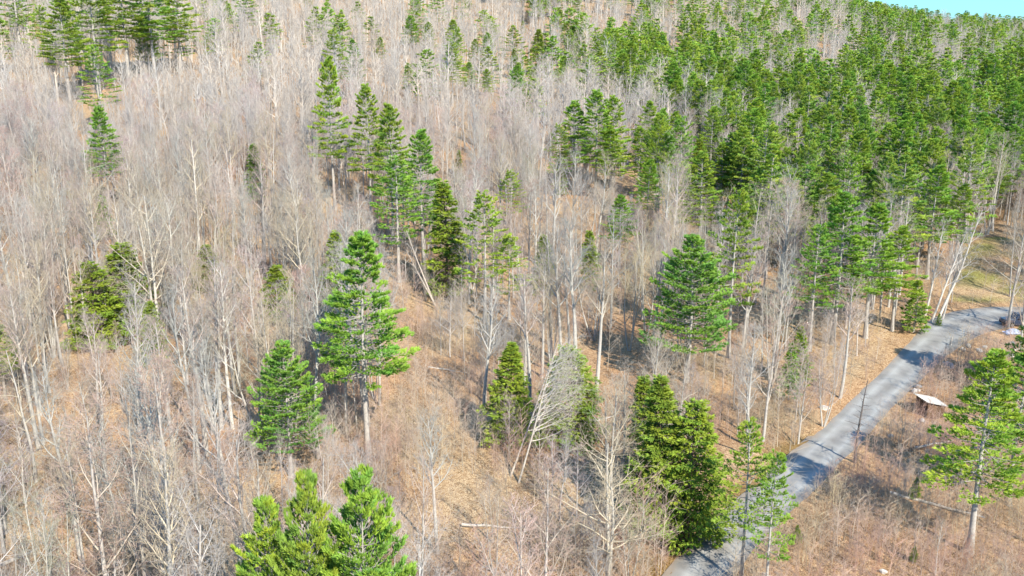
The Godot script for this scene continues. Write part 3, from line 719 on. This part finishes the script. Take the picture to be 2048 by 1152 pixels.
func plant_forest() -> void:
	rng.seed = 4711
	var all_pines := []; var all_bare := []
	var z := -34.0
	while z > -840.0:
		var d := -z
		var cell := lerpf(3.5, 5.3, clampf((d - 140.0) / 120.0, 0, 1)) + clampf((d - 260.0) / 300.0, 0, 1) * 1.8
		var half := 0.54 * (0.966 * d + 10.4) + 14.0
		var x := -half
		while x < half:
			var at := Vector2(x + rng.randf() * cell, z - rng.randf() * cell)
			x += cell
			var dice := rng.randf(); var dice2 := rng.randf(); var n := patches.get_noise_2d(at.x * 1.3, at.y * 1.3); var pick := rng.randi()
			var r := road_near(at.x, at.y)
			if r.x < 1.6: continue
			if inside(stands.verge, at) and dice > 0.06: continue
			if inside(stands.across, at) and dice > 0.07: continue
			if inside(stands.clearing, at) and dice > 0.06: continue
			if inside(stands.gully, at) and dice > 0.12: continue
			if inside(stands.leftopen, at) and dice > 0.55: continue
			if d < 145.0 and dice > 0.86: continue
			var gap := 1.3 if d < 160.0 else 0.5
			in_shade = false
			if crowded(at, gap): continue
			var pp := 0.0 if d < 140.0 else 0.004
			if inside(stands.dense, at): pp = 0.60 * smoothstep(-0.45, -0.05, n)
			elif inside(stands.farstand, at): pp = 0.6
			elif inside(stands.roadside, at): pp = 0.42
			elif inside(stands.midright, at): pp = 0.42
			elif inside(stands.upper, at): pp = 0.30 * smoothstep(-0.3, 0.2, n)
			elif d > 245.0:
				pp = 0.015 + 0.55 * smoothstep(0.08, 0.30, n) * (1.0 if at.x > 0.0 else 0.2 if d < 560.0 else 0.5) + (0.22 if d > 690.0 and at.x > 0 else 0.0)
				if at.x > 0.33 * d: pp += 0.12
			if inside(stands.across, at): pp = 0.0
			if in_shade: pp = 0.0
			if dice2 < pp:
				all_pines.append({"at": at, "h": rng.randf_range(13.5, 21.0) * (1.0 if d < 640.0 else 0.8), "r": rng.randf_range(2.9, 4.6) * (1.0 if d < 245.0 else 1.25), "pick": pick})
			else:
				var h := rng.randf_range(9.0, 17.5) * (1.0 + 0.18 * n)
				if inside(stands.across, at): h *= 0.45
				if in_shade: h *= 0.45
				elif inside(stands.leftopen, at):
					h = maxf(h, 11.0); pick = [2, 3, 7, 8, 10, 1][pick % 6]
				all_bare.append({"at": at, "h": h, "r": h * rng.randf_range(0.13, 0.21), "pick": pick})
		z -= cell
	for list in [all_pines, all_bare]:
		for a in list: a.size = sized(a.at, a.h)
		list.sort_custom(func(p, q): return p.size > q.size)
	var own_pines := all_pines.slice(0, 296 - pines); var own_bare := all_bare.slice(0, 296 - bares)
	name_by_neighbours(own_pines, "green pine"); name_by_neighbours(own_bare, "bare grey tree")
	for a in own_pines:
		plant(["p0", "p1", "p5", "p2", "p1", "p4"][a.pick % 6], a.at, a.h, a.r, a.label, GROUPS.p, a.pick % 5)
	for a in own_bare:
		plant("b" + str([0, 1, 2, 3, 4, 5, 1, 2, 3, 6, 9, 7][a.pick % 12]), a.at, a.h, a.r, a.label, GROUPS.b, a.pick % 5)
	mass("distant_pine_forest", "distant mass of green pines covering the far upper slopes", all_pines.slice(own_pines.size()), ["p1", "p5", "p2"], ["q0", "q1", "q2"], true)
	mass("distant_bare_forest", "distant grey mass of leafless trees covering the far slopes", all_bare.slice(own_bare.size()), ["b1", "b3", "b5", "b0", "b4"], ["c0", "c1", "c2", "c3"], false)
	print("pines ", all_pines.size(), " bare ", all_bare.size(), " ", Time.get_ticks_msec())

func mass(called: String, label: String, list: Array, near: Array, far: Array, green: bool) -> void:
	var root := Node3D.new(); root.name = called; add_child(root)
	tag(root, label, "forest", "", "stuff")
	var by := {}
	for a in list:
		var set_: Array = near if -a.at.y < 225.0 else far
		var key: String = set_[a.pick % set_.size()]
		if not by.has(key): by[key] = []
		by[key].append(a)
	for key in by:
		var d: Dictionary = lib[key]; var mm := MultiMesh.new()
		mm.transform_format = MultiMesh.TRANSFORM_3D; mm.use_colors = true; mm.mesh = d.whole; mm.instance_count = by[key].size()
		for k in by[key].size():
			var a: Dictionary = by[key][k]; var s: float = a.h / d.h; var w := clampf(a.r / (d.r * s), 0.7, 1.9)
			mm.set_instance_transform(k, Transform3D(Basis(Vector3.UP, a.pick % 628 / 100.0).scaled_local(Vector3(s * w, s, s * w)), Vector3(a.at.x, land(a.at.x, a.at.y), a.at.y)))
			var v: float = 0.84 + (a.pick / 7 % 100) / 300.0; var wv: float = (a.pick / 701 % 100) / 100.0
			mm.set_instance_color(k, Color(v * lerpf(0.9, 1.06, wv), v, v * lerpf(1.04, 0.9, wv)) if green else Color(v * lerpf(0.98, 1.08, wv), v, v * lerpf(1.06, 0.94, wv)))
		var o := MultiMeshInstance3D.new(); o.name = "trees"; o.multimesh = mm; root.add_child(o, true)

# ---------------------------------------------------------------- brush and fallen wood
func bush(seed_: int, h: float, stems: int, spread: float, col: Color, tip: Color, side: int, r: float) -> Mesh:
	rng.seed = seed_
	var s := Shape.new()
	for k in stems:
		var a := rng.randf() * TAU; var d := (Vector3.UP + around(a) * rng.randf() * spread).normalized(); var l := h * rng.randf_range(0.6, 1.05)
		var p := around(a) * rng.randf() * 0.3 * spread; var q := p + d * l * 0.5; var e := q + (d + fuzz(0.15) + Vector3.UP * 0.1).normalized() * l * 0.5
		s.tube(PackedVector3Array([p - Vector3.UP * 0.15, q, e]), PackedFloat32Array([r, r * 0.7, r * 0.3]), 3, col, tip)
		for j in side:
			var t := rng.randf_range(0.25, 0.98); var at := p.lerp(q, t * 2.0) if t < 0.5 else q.lerp(e, t * 2.0 - 1.0)
			var o := (d * 0.8 + around(rng.randf() * TAU) * 0.75).normalized(); var b := at + o * l * rng.randf_range(0.14, 0.32)
			s.twig(at, b, r * 0.5, tip)
			for i in 2:
				s.twig(at.lerp(b, rng.randf_range(0.3, 0.8)), b + fuzz(0.16 * l), r * 0.35, tip)
	return s.mesh(mat.twig)

func plant_brush() -> void:
	var kinds := [
		bush(301, 3.6, 2, 0.16, Color(0.46, 0.42, 0.36), Color(0.40, 0.34, 0.285), 12, 0.018),
		bush(302, 2.4, 4, 0.5, Color(0.38, 0.31, 0.255), Color(0.37, 0.285, 0.24), 9, 0.013),
		bush(303, 1.5, 7, 0.7, Color(0.40, 0.30, 0.22), Color(0.44, 0.33, 0.24), 6, 0.010),
		bush(304, 5.2, 1, 0.12, Color(0.47, 0.435, 0.385), Color(0.37, 0.32, 0.28), 24, 0.024),
	]
	rng.seed = 515
	var put := [[], [], [], []]
	var z := -38.0
	while z > -290.0:
		var d := -z; var cell := 0.78 + clampf((d - 85.0) / 150.0, 0, 1) * 1.5
		var half := 0.54 * (0.966 * d + 10.4) + 4.0; var x := -half
		while x < half:
			var at := Vector2(x + rng.randf() * cell, z - rng.randf() * cell); var dice := rng.randf(); var p := rng.randf(); var v := rng.randf_range(0.6, 1.35); var turn := rng.randf() * TAU
			x += cell
			var n := patches.get_noise_2d(at.x * 3.0 + 200, at.y * 3.0)
			var want := 0.36 + n * 1.1
			if inside(stands.leftopen, at): want *= 0.55
			if inside(stands.clearing, at): want = 0.42 + n
			if inside(stands.across, at): want = 0.8 + n * 1.2
			if inside(stands.gully, at) or inside(stands.verge, at): want = 0.12
			if dice > want or road_near(at.x, at.y).x < 0.5: continue
			var k := 0 if p < 0.34 else 1 if p < 0.62 else 2 if p < 0.8 else 3
			if inside(stands.across, at) and k == 3: k = 1
			if inside(stands.clearing, at) and k == 1: k = 0
			var warm := patches.get_noise_2d(at.x * 4.0 - 70, at.y * 4.0 + 33)
			put[k].append([Transform3D(Basis(Vector3.UP, turn).scaled_local(Vector3.ONE * v), Vector3(at.x, land(at.x, at.y), at.y)), Color(1.0, 1.0, 1.0).lerp(Color(1.10, 0.86, 0.83), clampf(warm * 2.0, 0, 1)).lerp(Color(1.12, 1.08, 0.85), clampf(-warm * 2.0, 0, 1)) * rng.randf_range(0.8, 1.15)])
		z -= cell
	var root := Node3D.new(); root.name = "undergrowth"; add_child(root)
	tag(root, "leafless saplings and brush filling the forest floor", "undergrowth", "", "stuff")
	var total := 0
	for k in 4:
		var mm := MultiMesh.new(); mm.transform_format = MultiMesh.TRANSFORM_3D; mm.use_colors = true; mm.mesh = kinds[k]; mm.instance_count = put[k].size()
		for j in put[k].size():
			mm.set_instance_transform(j, put[k][j][0]); mm.set_instance_color(j, put[k][j][1])
		var o := MultiMeshInstance3D.new(); o.name = "brush"; o.multimesh = mm; root.add_child(o, true)
		total += put[k].size()
	print("brush ", total, " ", Time.get_ticks_msec())

# ---------------------------------------------------------------- leaning trees, logs, stones
# shape, x, z, length, lean to the right in degrees, crown radius, label
const LEANING := [
	["b10", -0.1, -80.6, 13.5, 20.6, 3.2, "left stem of the leaning bare pair sweeping right over the hemlocks"],
	["b10", 0.6, -79.1, 12.2, 16.5, 3.0, "right stem of the leaning bare pair sweeping right over the hemlocks"],
	["b9", 57.2, -129.4, 13.4, 5.2, 1.8, "most upright white birch of the clump at the road bend"],
	["b9", 56.7, -126.3, 13.3, 15.2, 2.0, "leaning white birch nearest the gravel at the road bend"],
	["b9", 58.2, -127.7, 16.2, 15.3, 2.2, "longest leaning white birch of the clump at the road bend"],
	["b2", 59.1, -128.2, 10.2, 6.0, 1.4, "shortest thin birch of the clump at the road bend"],
	["b12", -10.6, -129.8, 11.6, -16.2, 1.2, "dead grey trunk leaning left at the head of the clearing"],
	["b12", -10.2, -128.6, 9.6, -22.9, 1.0, "most tilted dead trunk at the head of the clearing"],
	["b11", 31.7, -82.9, 8.4, 2.0, 1.1, "black dead conifer snag with short bare limbs beside the road"],
]

func plant_leaning_trees() -> void:
	for a in LEANING:
		var o := plant(a[0], Vector2(a[1], a[2]), a[3], a[5], a[6], GROUPS.b, 0)
		o.rotation = Vector3.ZERO
		o.basis = (Basis(Vector3.BACK, -deg_to_rad(a[4])) * Basis(Vector3.UP, 0.4 if a[0] == "b10" else a[1])).scaled_local(o.scale)
		spots.append(Vector2(a[1], a[2]))

func log_shape(seed_: int, l: float, r: float) -> Dictionary:
	rng.seed = seed_
	var body := Shape.new(); var arms := Shape.new(); var p := PackedVector3Array(); var w := PackedFloat32Array()
	for k in 7:
		var t := k / 6.0
		p.append(Vector3((t - 0.5) * l, r * 0.8 + rng.randf_range(-0.03, 0.03), rng.randf_range(-0.12, 0.12))); w.append(lerpf(r, r * 0.4, t))
	body.tube(p, w, 7, Color(0.50, 0.46, 0.41), Color(0.55, 0.51, 0.46))
	for k in 6:
		var at := p[2 + k % 4]; var d := Vector3(0.6, rng.randf_range(0.1, 0.9), rng.randf_range(-1, 1)).normalized()
		arms.twig(at, at + d * rng.randf_range(0.4, 1.4), r * 0.25, Color(0.47, 0.42, 0.38))
	return {"body": body.mesh(mat.bark), "arms": arms.mesh(mat.bark)}

func lay_fallen_wood() -> void:
	var kinds := [log_shape(401, 5.0, 0.13), log_shape(402, 7.5, 0.17), log_shape(403, 3.2, 0.11)]
	var rows := [
		[-28.8, -75.0, 0.2, 2, "short pale log lying on the tan leaf slope"], [-1.6, -71.1, -0.1, 0, "pale fallen log lying across the foot of the clearing"],
		[-38.1, -66.8, 1.0, 1, "long grey log sloping in the bottom left corner"], [9.0, -91.6, 0.7, 0, "fallen log in the russet hollow behind the leaning pair"],
		[35.5, -74.1, -0.6, 1, "fallen pale log in brush across the road"], [41.1, -87.7, 0.4, 0, "grey log lying left of the thick-trunked pine across the road"],
		[-23.0, -98.3, 0.9, 1, "long log lying behind the pale forked tree"], [-7.5, -106.9, -0.4, 0, "weathered log lying in the upper clearing"],
		[63.1, -115.0, 0.5, 0, "grey log among the stones below the parked car"], [-15.0, -90.5, 1.2, 2, "short broken log near the tall full pine by the clearing"],
	]
	for a in rows:
		var o := thing("fallen_log", a[4], "log", Vector3(a[0], land(a[0], a[1]), a[1]), a[2], "logs lying on the leaf litter")
		part("log_body", kinds[a[3]].body, o); part("branch_stubs", kinds[a[3]].arms, o)

func stone_shape(seed_: int, tone: float) -> Mesh:
	rng.seed = seed_
	var f := FastNoiseLite.new(); f.seed = seed_; f.frequency = 0.9
	var s := Shape.new(); var rows := 7; var cols := 10; var p := []
	for r in rows + 1:
		for k in cols:
			var th := PI * r / rows; var ph := TAU * k / cols
			var d := Vector3(sin(th) * cos(ph), cos(th), sin(th) * sin(ph))
			p.append(d * Vector3(1.0, 0.62, 0.8) * (1.0 + 0.55 * f.get_noise_3dv(d * 1.4)) + Vector3.UP * 0.3)
	for r in rows:
		for k in cols:
			var a := r * cols + k; var b := r * cols + (k + 1) % cols; var c := Color(tone, tone * 0.98, tone * 0.94) * rng.randf_range(0.85, 1.12)
			if r > 0: s.tri(p[a], p[b], p[b + cols], c)
			if r < rows - 1: s.tri(p[a], p[b + cols], p[a + cols], c)
	return s.mesh(mat.stone)

func lay_stones() -> void:
	var kinds := [stone_shape(501, 0.5), stone_shape(502, 0.42), stone_shape(503, 0.6)]
	for a in [
		[33.4, -97.4, 0.55, 2, "pale boulder at the foot of the pale-footed roadside tree"], [57.1, -116.1, 0.5, 0, "whitish stone at the top of the stone scatter by the road"],
		[56.0, -115.0, 0.42, 2, "smaller whitish stone left in the stone scatter by the road"], [57.9, -114.7, 0.5, 1, "grey stone in the middle of the stone scatter by the road"],
		[59.1, -115.8, 0.38, 2, "round pale stone right in the stone scatter by the road"], [60.8, -114.9, 0.45, 0, "pale stone under the thinner bare tree by the car"],
		[60.7, -112.6, 0.5, 2, "pale stone below the thinner bare tree by the car"], [51.7, -109.3, 0.8, 1, "grey rounded boulder in pine shadow beside the road"],
		[56.3, -109.5, 0.75, 1, "dark grey boulder at the edge of the pine shadow"], [45.1, -102.2, 0.5, 0, "left stone at the culvert mouth by the road"],
		[45.9, -103.5, 0.45, 1, "right stone at the culvert mouth by the road"], [27.1, -63.4, 0.3, 2, "small pale stone at the bottom edge in brush"],
		[18.5, -63.2, 0.4, 2, "pale stone at the road edge at the bottom of the picture"], [42.4, -93.8, 0.4, 0, "stone in front of the ribbed shelter"],
		[37.7, -89.9, 0.35, 1, "small stone at the road edge left of the ribbed shelter"], [63.2, -117.3, 0.5, 0, "grey stone below the parked car"],
	]:
		var o := part(numbered("boulder"), kinds[a[3]], self)
		o.position = Vector3(a[0], land(a[0], a[1]) - 0.08, a[1]); o.rotation.y = a[0] * 3.0; o.scale = Vector3.ONE * a[2]
		tag(o, a[4], "boulder", "stones along the gravel road")

# ---------------------------------------------------------------- things by the road
func wave_sheet(w: float, l: float, deep: float, ribs: int, col: Color) -> Mesh:
	var s := Shape.new(); var n := ribs * 4
	for k in n:
		var y0 := deep * sin(TAU * k / 4.0); var y1 := deep * sin(TAU * (k + 1) / 4.0); var x0 := w * k / n - w / 2; var x1 := w * (k + 1) / n - w / 2
		for q in 4:
			var z0 := l * q / 4.0; var z1 := l * (q + 1) / 4.0; var c := col * (1.0 + 0.10 * sin(k * 1.7 + q * 2.1))
			s.quad(Vector3(x0, y0, z0), Vector3(x1, y1, z0), Vector3(x1, y1, z1), Vector3(x0, y0, z1), c)
			s.quad(Vector3(x0, y0 - 0.012, z1), Vector3(x1, y1 - 0.012, z1), Vector3(x1, y1 - 0.012, z0), Vector3(x0, y0 - 0.012, z0), c)
	return s.mesh(mat.twig)

func build_shelter(at: Vector2) -> void:
	var o := thing("shelter", "small open shelter with a ribbed pale roof in the brush across the road", "shelter", Vector3(at.x, land(at.x, at.y), at.y), deg_to_rad(98.0))
	var wood := Color(0.19, 0.125, 0.085)
	for c in [[-1.1, -0.9, 1.75], [1.1, -0.9, 1.75], [-1.1, 0.9, 1.35], [1.1, 0.9, 1.35]]:
		var s := Shape.new(); s.box(Vector3(c[0] - 0.06, -0.3, c[1] - 0.06), Vector3(c[0] + 0.06, c[2], c[1] + 0.06), wood)
		part("post", s.mesh(mat.bark), o)
	for k in 8:
		var s := Shape.new(); s.box(Vector3(-1.02 + k * 0.257, -0.2, 0.91), Vector3(-0.785 + k * 0.257, 1.30 + 0.02 * (k % 3), 0.94), wood * (0.85 + 0.1 * (k % 4)))
		part("plank", s.mesh(mat.bark), o)
	for side in [-1.18, 1.16]:
		for k in 6:
			var s := Shape.new(); var z := -0.83 + k * 0.285; s.box(Vector3(side, -0.2, z), Vector3(side + 0.025, 1.62 - 0.06 * k, z + 0.262), wood * (0.8 + 0.1 * ((k + 1) % 4)))
			part("plank", s.mesh(mat.bark), o)
	var roof := part("roof", wave_sheet(2.8, 2.5, 0.06, 9, Color(0.36, 0.36, 0.35)), o)
	roof.position = Vector3(0, 1.92, -1.2); roof.rotation.x = 0.24

func lathe_x(s: Shape, c: Vector3, prof: Array, sides: int, col: Color) -> void:
	# a turned shape about the z axis through c: prof is [[z, radius], ...]
	for k in prof.size() - 1:
		for q in sides:
			var a := TAU * q / sides; var b := TAU * (q + 1) / sides
			var p := func(ang: float, j: int) -> Vector3: return c + Vector3(cos(ang) * prof[j][1], sin(ang) * prof[j][1], prof[j][0])
			s.quad(p.call(a, k), p.call(b, k), p.call(b, k + 1), p.call(a, k + 1), col)

func loft(s: Shape, rings: Array, col: Color) -> void:
	for k in rings.size() - 1:
		for q in rings[k].size():
			var e: int = (q + 1) % rings[k].size()
			s.quad(rings[k][q], rings[k + 1][q], rings[k + 1][e], rings[k][e], col)
	for side in [0, rings.size() - 1]:
		for q in range(1, rings[side].size() - 1):
			if side == 0: s.tri(rings[side][0], rings[side][q], rings[side][q + 1], col)
			else: s.tri(rings[side][0], rings[side][q + 1], rings[side][q], col)

func ring(x: float, lo: float, hi: float, w_lo: float, w_hi: float) -> Array:
	var m := lerpf(lo, hi, 0.55)
	return [Vector3(x, lo, -w_lo * 0.93), Vector3(x, lo + 0.1, -w_lo), Vector3(x, m, -w_lo), Vector3(x, hi - 0.06, -w_hi), Vector3(x, hi, -w_hi + 0.09), Vector3(x, hi, w_hi - 0.09), Vector3(x, hi - 0.06, w_hi), Vector3(x, m, w_lo), Vector3(x, lo + 0.1, w_lo), Vector3(x, lo, w_lo * 0.93)]

func build_car(at: Vector2, turn: float) -> void:
	var o := thing("parked_car", "dark blue sport utility car parked at the right edge by the gravel bend", "car", Vector3(at.x, land(at.x, at.y) + 0.02, at.y), turn)
	var paint := plain(0.02, 0.035, 0.07, 0.3); paint.metallic_specular = 0.5; paint.clearcoat_enabled = true; paint.clearcoat = 0.8; paint.clearcoat_roughness = 0.1
	var glass := plain(0.015, 0.02, 0.025, 0.08); glass.metallic_specular = 0.6
	var rubber := plain(0.02, 0.02, 0.02, 0.9); var steel := plain(0.45, 0.46, 0.47, 0.35); steel.metallic = 0.8
	var trim := plain(0.03, 0.03, 0.032, 0.7)
	var s := Shape.new()
	loft(s, [ring(-2.30, 0.45, 0.86, 0.78, 0.74), ring(-2.18, 0.36, 0.98, 0.88, 0.85), ring(-1.5, 0.30, 1.04, 0.92, 0.89), ring(-0.9, 0.28, 1.08, 0.92, 0.89), ring(0.4, 0.28, 1.10, 0.92, 0.89), ring(1.7, 0.30, 1.10, 0.92, 0.89), ring(2.2, 0.38, 1.06, 0.88, 0.86), ring(2.30, 0.46, 0.98, 0.82, 0.80)], Color.WHITE)
	part("body", s.mesh(paint), o)
	s = Shape.new()
	loft(s, [ring(-1.02, 1.02, 1.10, 0.84, 0.80), ring(-0.35, 1.05, 1.68, 0.83, 0.66), ring(0.3, 1.05, 1.75, 0.83, 0.66), ring(1.5, 1.05, 1.72, 0.83, 0.66), ring(2.08, 1.05, 1.62, 0.80, 0.64), ring(2.24, 1.03, 1.10, 0.78, 0.74)], Color.WHITE)
	part("roof", s.mesh(paint), o)
	for z in [-1, 1]:
		for w in [[-0.42, 0.42], [0.50, 1.22], [1.30, 1.92]]:
			s = Shape.new()
			var p := [Vector3(w[0] - (0.28 if w[0] < 0 else 0.0), 1.14, z * 0.845), Vector3(w[1], 1.14, z * 0.845), Vector3(w[1], 1.58, z * 0.75), Vector3(w[0] + 0.06, 1.58, z * 0.75)]
			if z < 0: s.quad(p[0], p[3], p[2], p[1], Color.WHITE)
			else: s.quad(p[0], p[1], p[2], p[3], Color.WHITE)
			part("window", s.mesh(glass), o)
		for x in [-0.02, 0.98]:
			s = Shape.new(); s.box(Vector3(x, 0.93, z * 0.915 - 0.02), Vector3(x + 0.18, 0.97, z * 0.915 + 0.02)); part("door_handle", s.mesh(steel), o)
		s = Shape.new(); s.box(Vector3(-0.68, 1.10, z * 0.98 - 0.1), Vector3(-0.52, 1.26, z * 0.98 + 0.1)); part("mirror", s.mesh(trim), o)
		s = Shape.new(); s.box(Vector3(-0.2, 1.745, z * 0.56 - 0.02), Vector3(1.6, 1.79, z * 0.56 + 0.02)); part("roof_rail", s.mesh(steel), o)
		s = Shape.new(); s.box(Vector3(-2.29, 0.72, z * 0.62 - 0.16), Vector3(-2.16, 0.86, z * 0.62 + 0.16)); part("headlight", s.mesh(plain(0.7, 0.72, 0.75, 0.2)), o)
		s = Shape.new(); s.box(Vector3(2.16, 0.78, z * 0.70 - 0.12), Vector3(2.315, 1.0, z * 0.70 + 0.12)); part("tail_light", s.mesh(plain(0.35, 0.02, 0.02, 0.25)), o)
		for x in [-1.45, 1.42]:
			s = Shape.new(); var c := Vector3(x, 0.35, z * 0.84)
			lathe_x(s, c, [[-0.11, 0.2], [-0.12, 0.30], [-0.08, 0.35], [0.08, 0.35], [0.12, 0.30], [0.11, 0.2]], 18, Color.WHITE)
			var tyre := part("wheel", s.mesh(rubber), o)
			s = Shape.new(); lathe_x(s, c, [[-0.10, 0.02], [-0.10, 0.2], [0.10, 0.2], [0.10, 0.02]], 12, Color.WHITE)
			part("rim", s.mesh(steel), tyre)
	s = Shape.new(); s.quad(Vector3(-0.99, 1.14, -0.70), Vector3(-0.42, 1.63, -0.60), Vector3(-0.42, 1.63, 0.60), Vector3(-0.99, 1.14, 0.70), Color.WHITE)
	part("windscreen", s.mesh(glass), o)
	s = Shape.new(); s.box(Vector3(-2.325, 0.42, -0.66), Vector3(-2.24, 0.62, 0.66)); part("bumper", s.mesh(trim), o)
	s = Shape.new(); s.box(Vector3(2.25, 0.42, -0.66), Vector3(2.33, 0.64, 0.66)); part("bumper", s.mesh(trim), o)

func build_roadside() -> void:
	lay_stones()
	build_shelter(Vector2(44.1, -96.1))
	build_car(Vector2(68.1, -125.5), 0.12)
	# a stump of a post by the gravel
	rng.seed = 77
	var o := thing("wooden_post", "weathered pale post stub with a split side piece at the road edge", "post", Vector3(55.2, land(55.2, -116.7), -116.7), 0.5)
	var s := Shape.new()
	s.tube(PackedVector3Array([Vector3(0, -0.3, 0), Vector3(0.05, 0.6, 0), Vector3(0.16, 1.25, 0.03)]), PackedFloat32Array([0.12, 0.10, 0.07]), 7, Color(0.52, 0.5, 0.46), Color(0.55, 0.53, 0.5)); part("shaft", s.mesh(mat.bark), o)
	s = Shape.new(); s.tube(PackedVector3Array([Vector3(0.02, 0.35, 0), Vector3(-0.3, 0.62, 0.05)]), PackedFloat32Array([0.05, 0.03]), 5, Color(0.5, 0.47, 0.43), Color(0.5, 0.47, 0.43)); part("side_piece", s.mesh(mat.bark), o)
	# crumpled tarp
	s = Shape.new(); var f := FastNoiseLite.new(); f.seed = 4; f.frequency = 0.9; var g := 12; var p := []
	for r in g + 1:
		for k in g + 1:
			var u := Vector2(k, r) / g * 2.0 - Vector2.ONE
			p.append(Vector3(u.x * 1.1, maxf(0.0, 0.55 * (1.0 - u.length_squared())) + 0.22 * f.get_noise_2dv(u * 3.0) * (1.2 - u.length()) + 0.06, u.y * 0.7))
	for r in g:
		for k in g:
			var a := r * (g + 1) + k
			s.quad(p[a], p[a + 1], p[a + g + 2], p[a + g + 1], Color(0.45, 0.52, 0.66))
	var tarp := part("tarp", s.mesh(mat.twig), self)
	tarp.position = Vector3(65.6, land(65.6, -121.9) + 0.01, -121.9)
	tag(tarp, "pale blue crumpled tarp lying beside the parked car", "tarp")
	plant("p4", Vector2(57.4, -97.7), 16.0, 4.2, "pine at the right edge whose shade falls across the gravel road", GROUPS.p, 0)
	# small evergreens in the brush
	for a in [[34.2, -75.3, 1.9, "small green sapling in the brush across the road, middle of three"], [22.0, -67.8, 1.5, "small green sapling at the near road edge, first of three"], [29.9, -64.9, 1.2, "lowest small green sapling near the small white birch"], [57.2, -125.0, 1.7, "dark green bush at the foot of the leaning birches"], [5.8, -145.0, 3.4, "bluish young pine in the middle hollow behind the hemlocks"]]:
		plant("p3", Vector2(a[0], a[1]), a[2], a[2] * 0.34, a[3], GROUPS.p, 3)
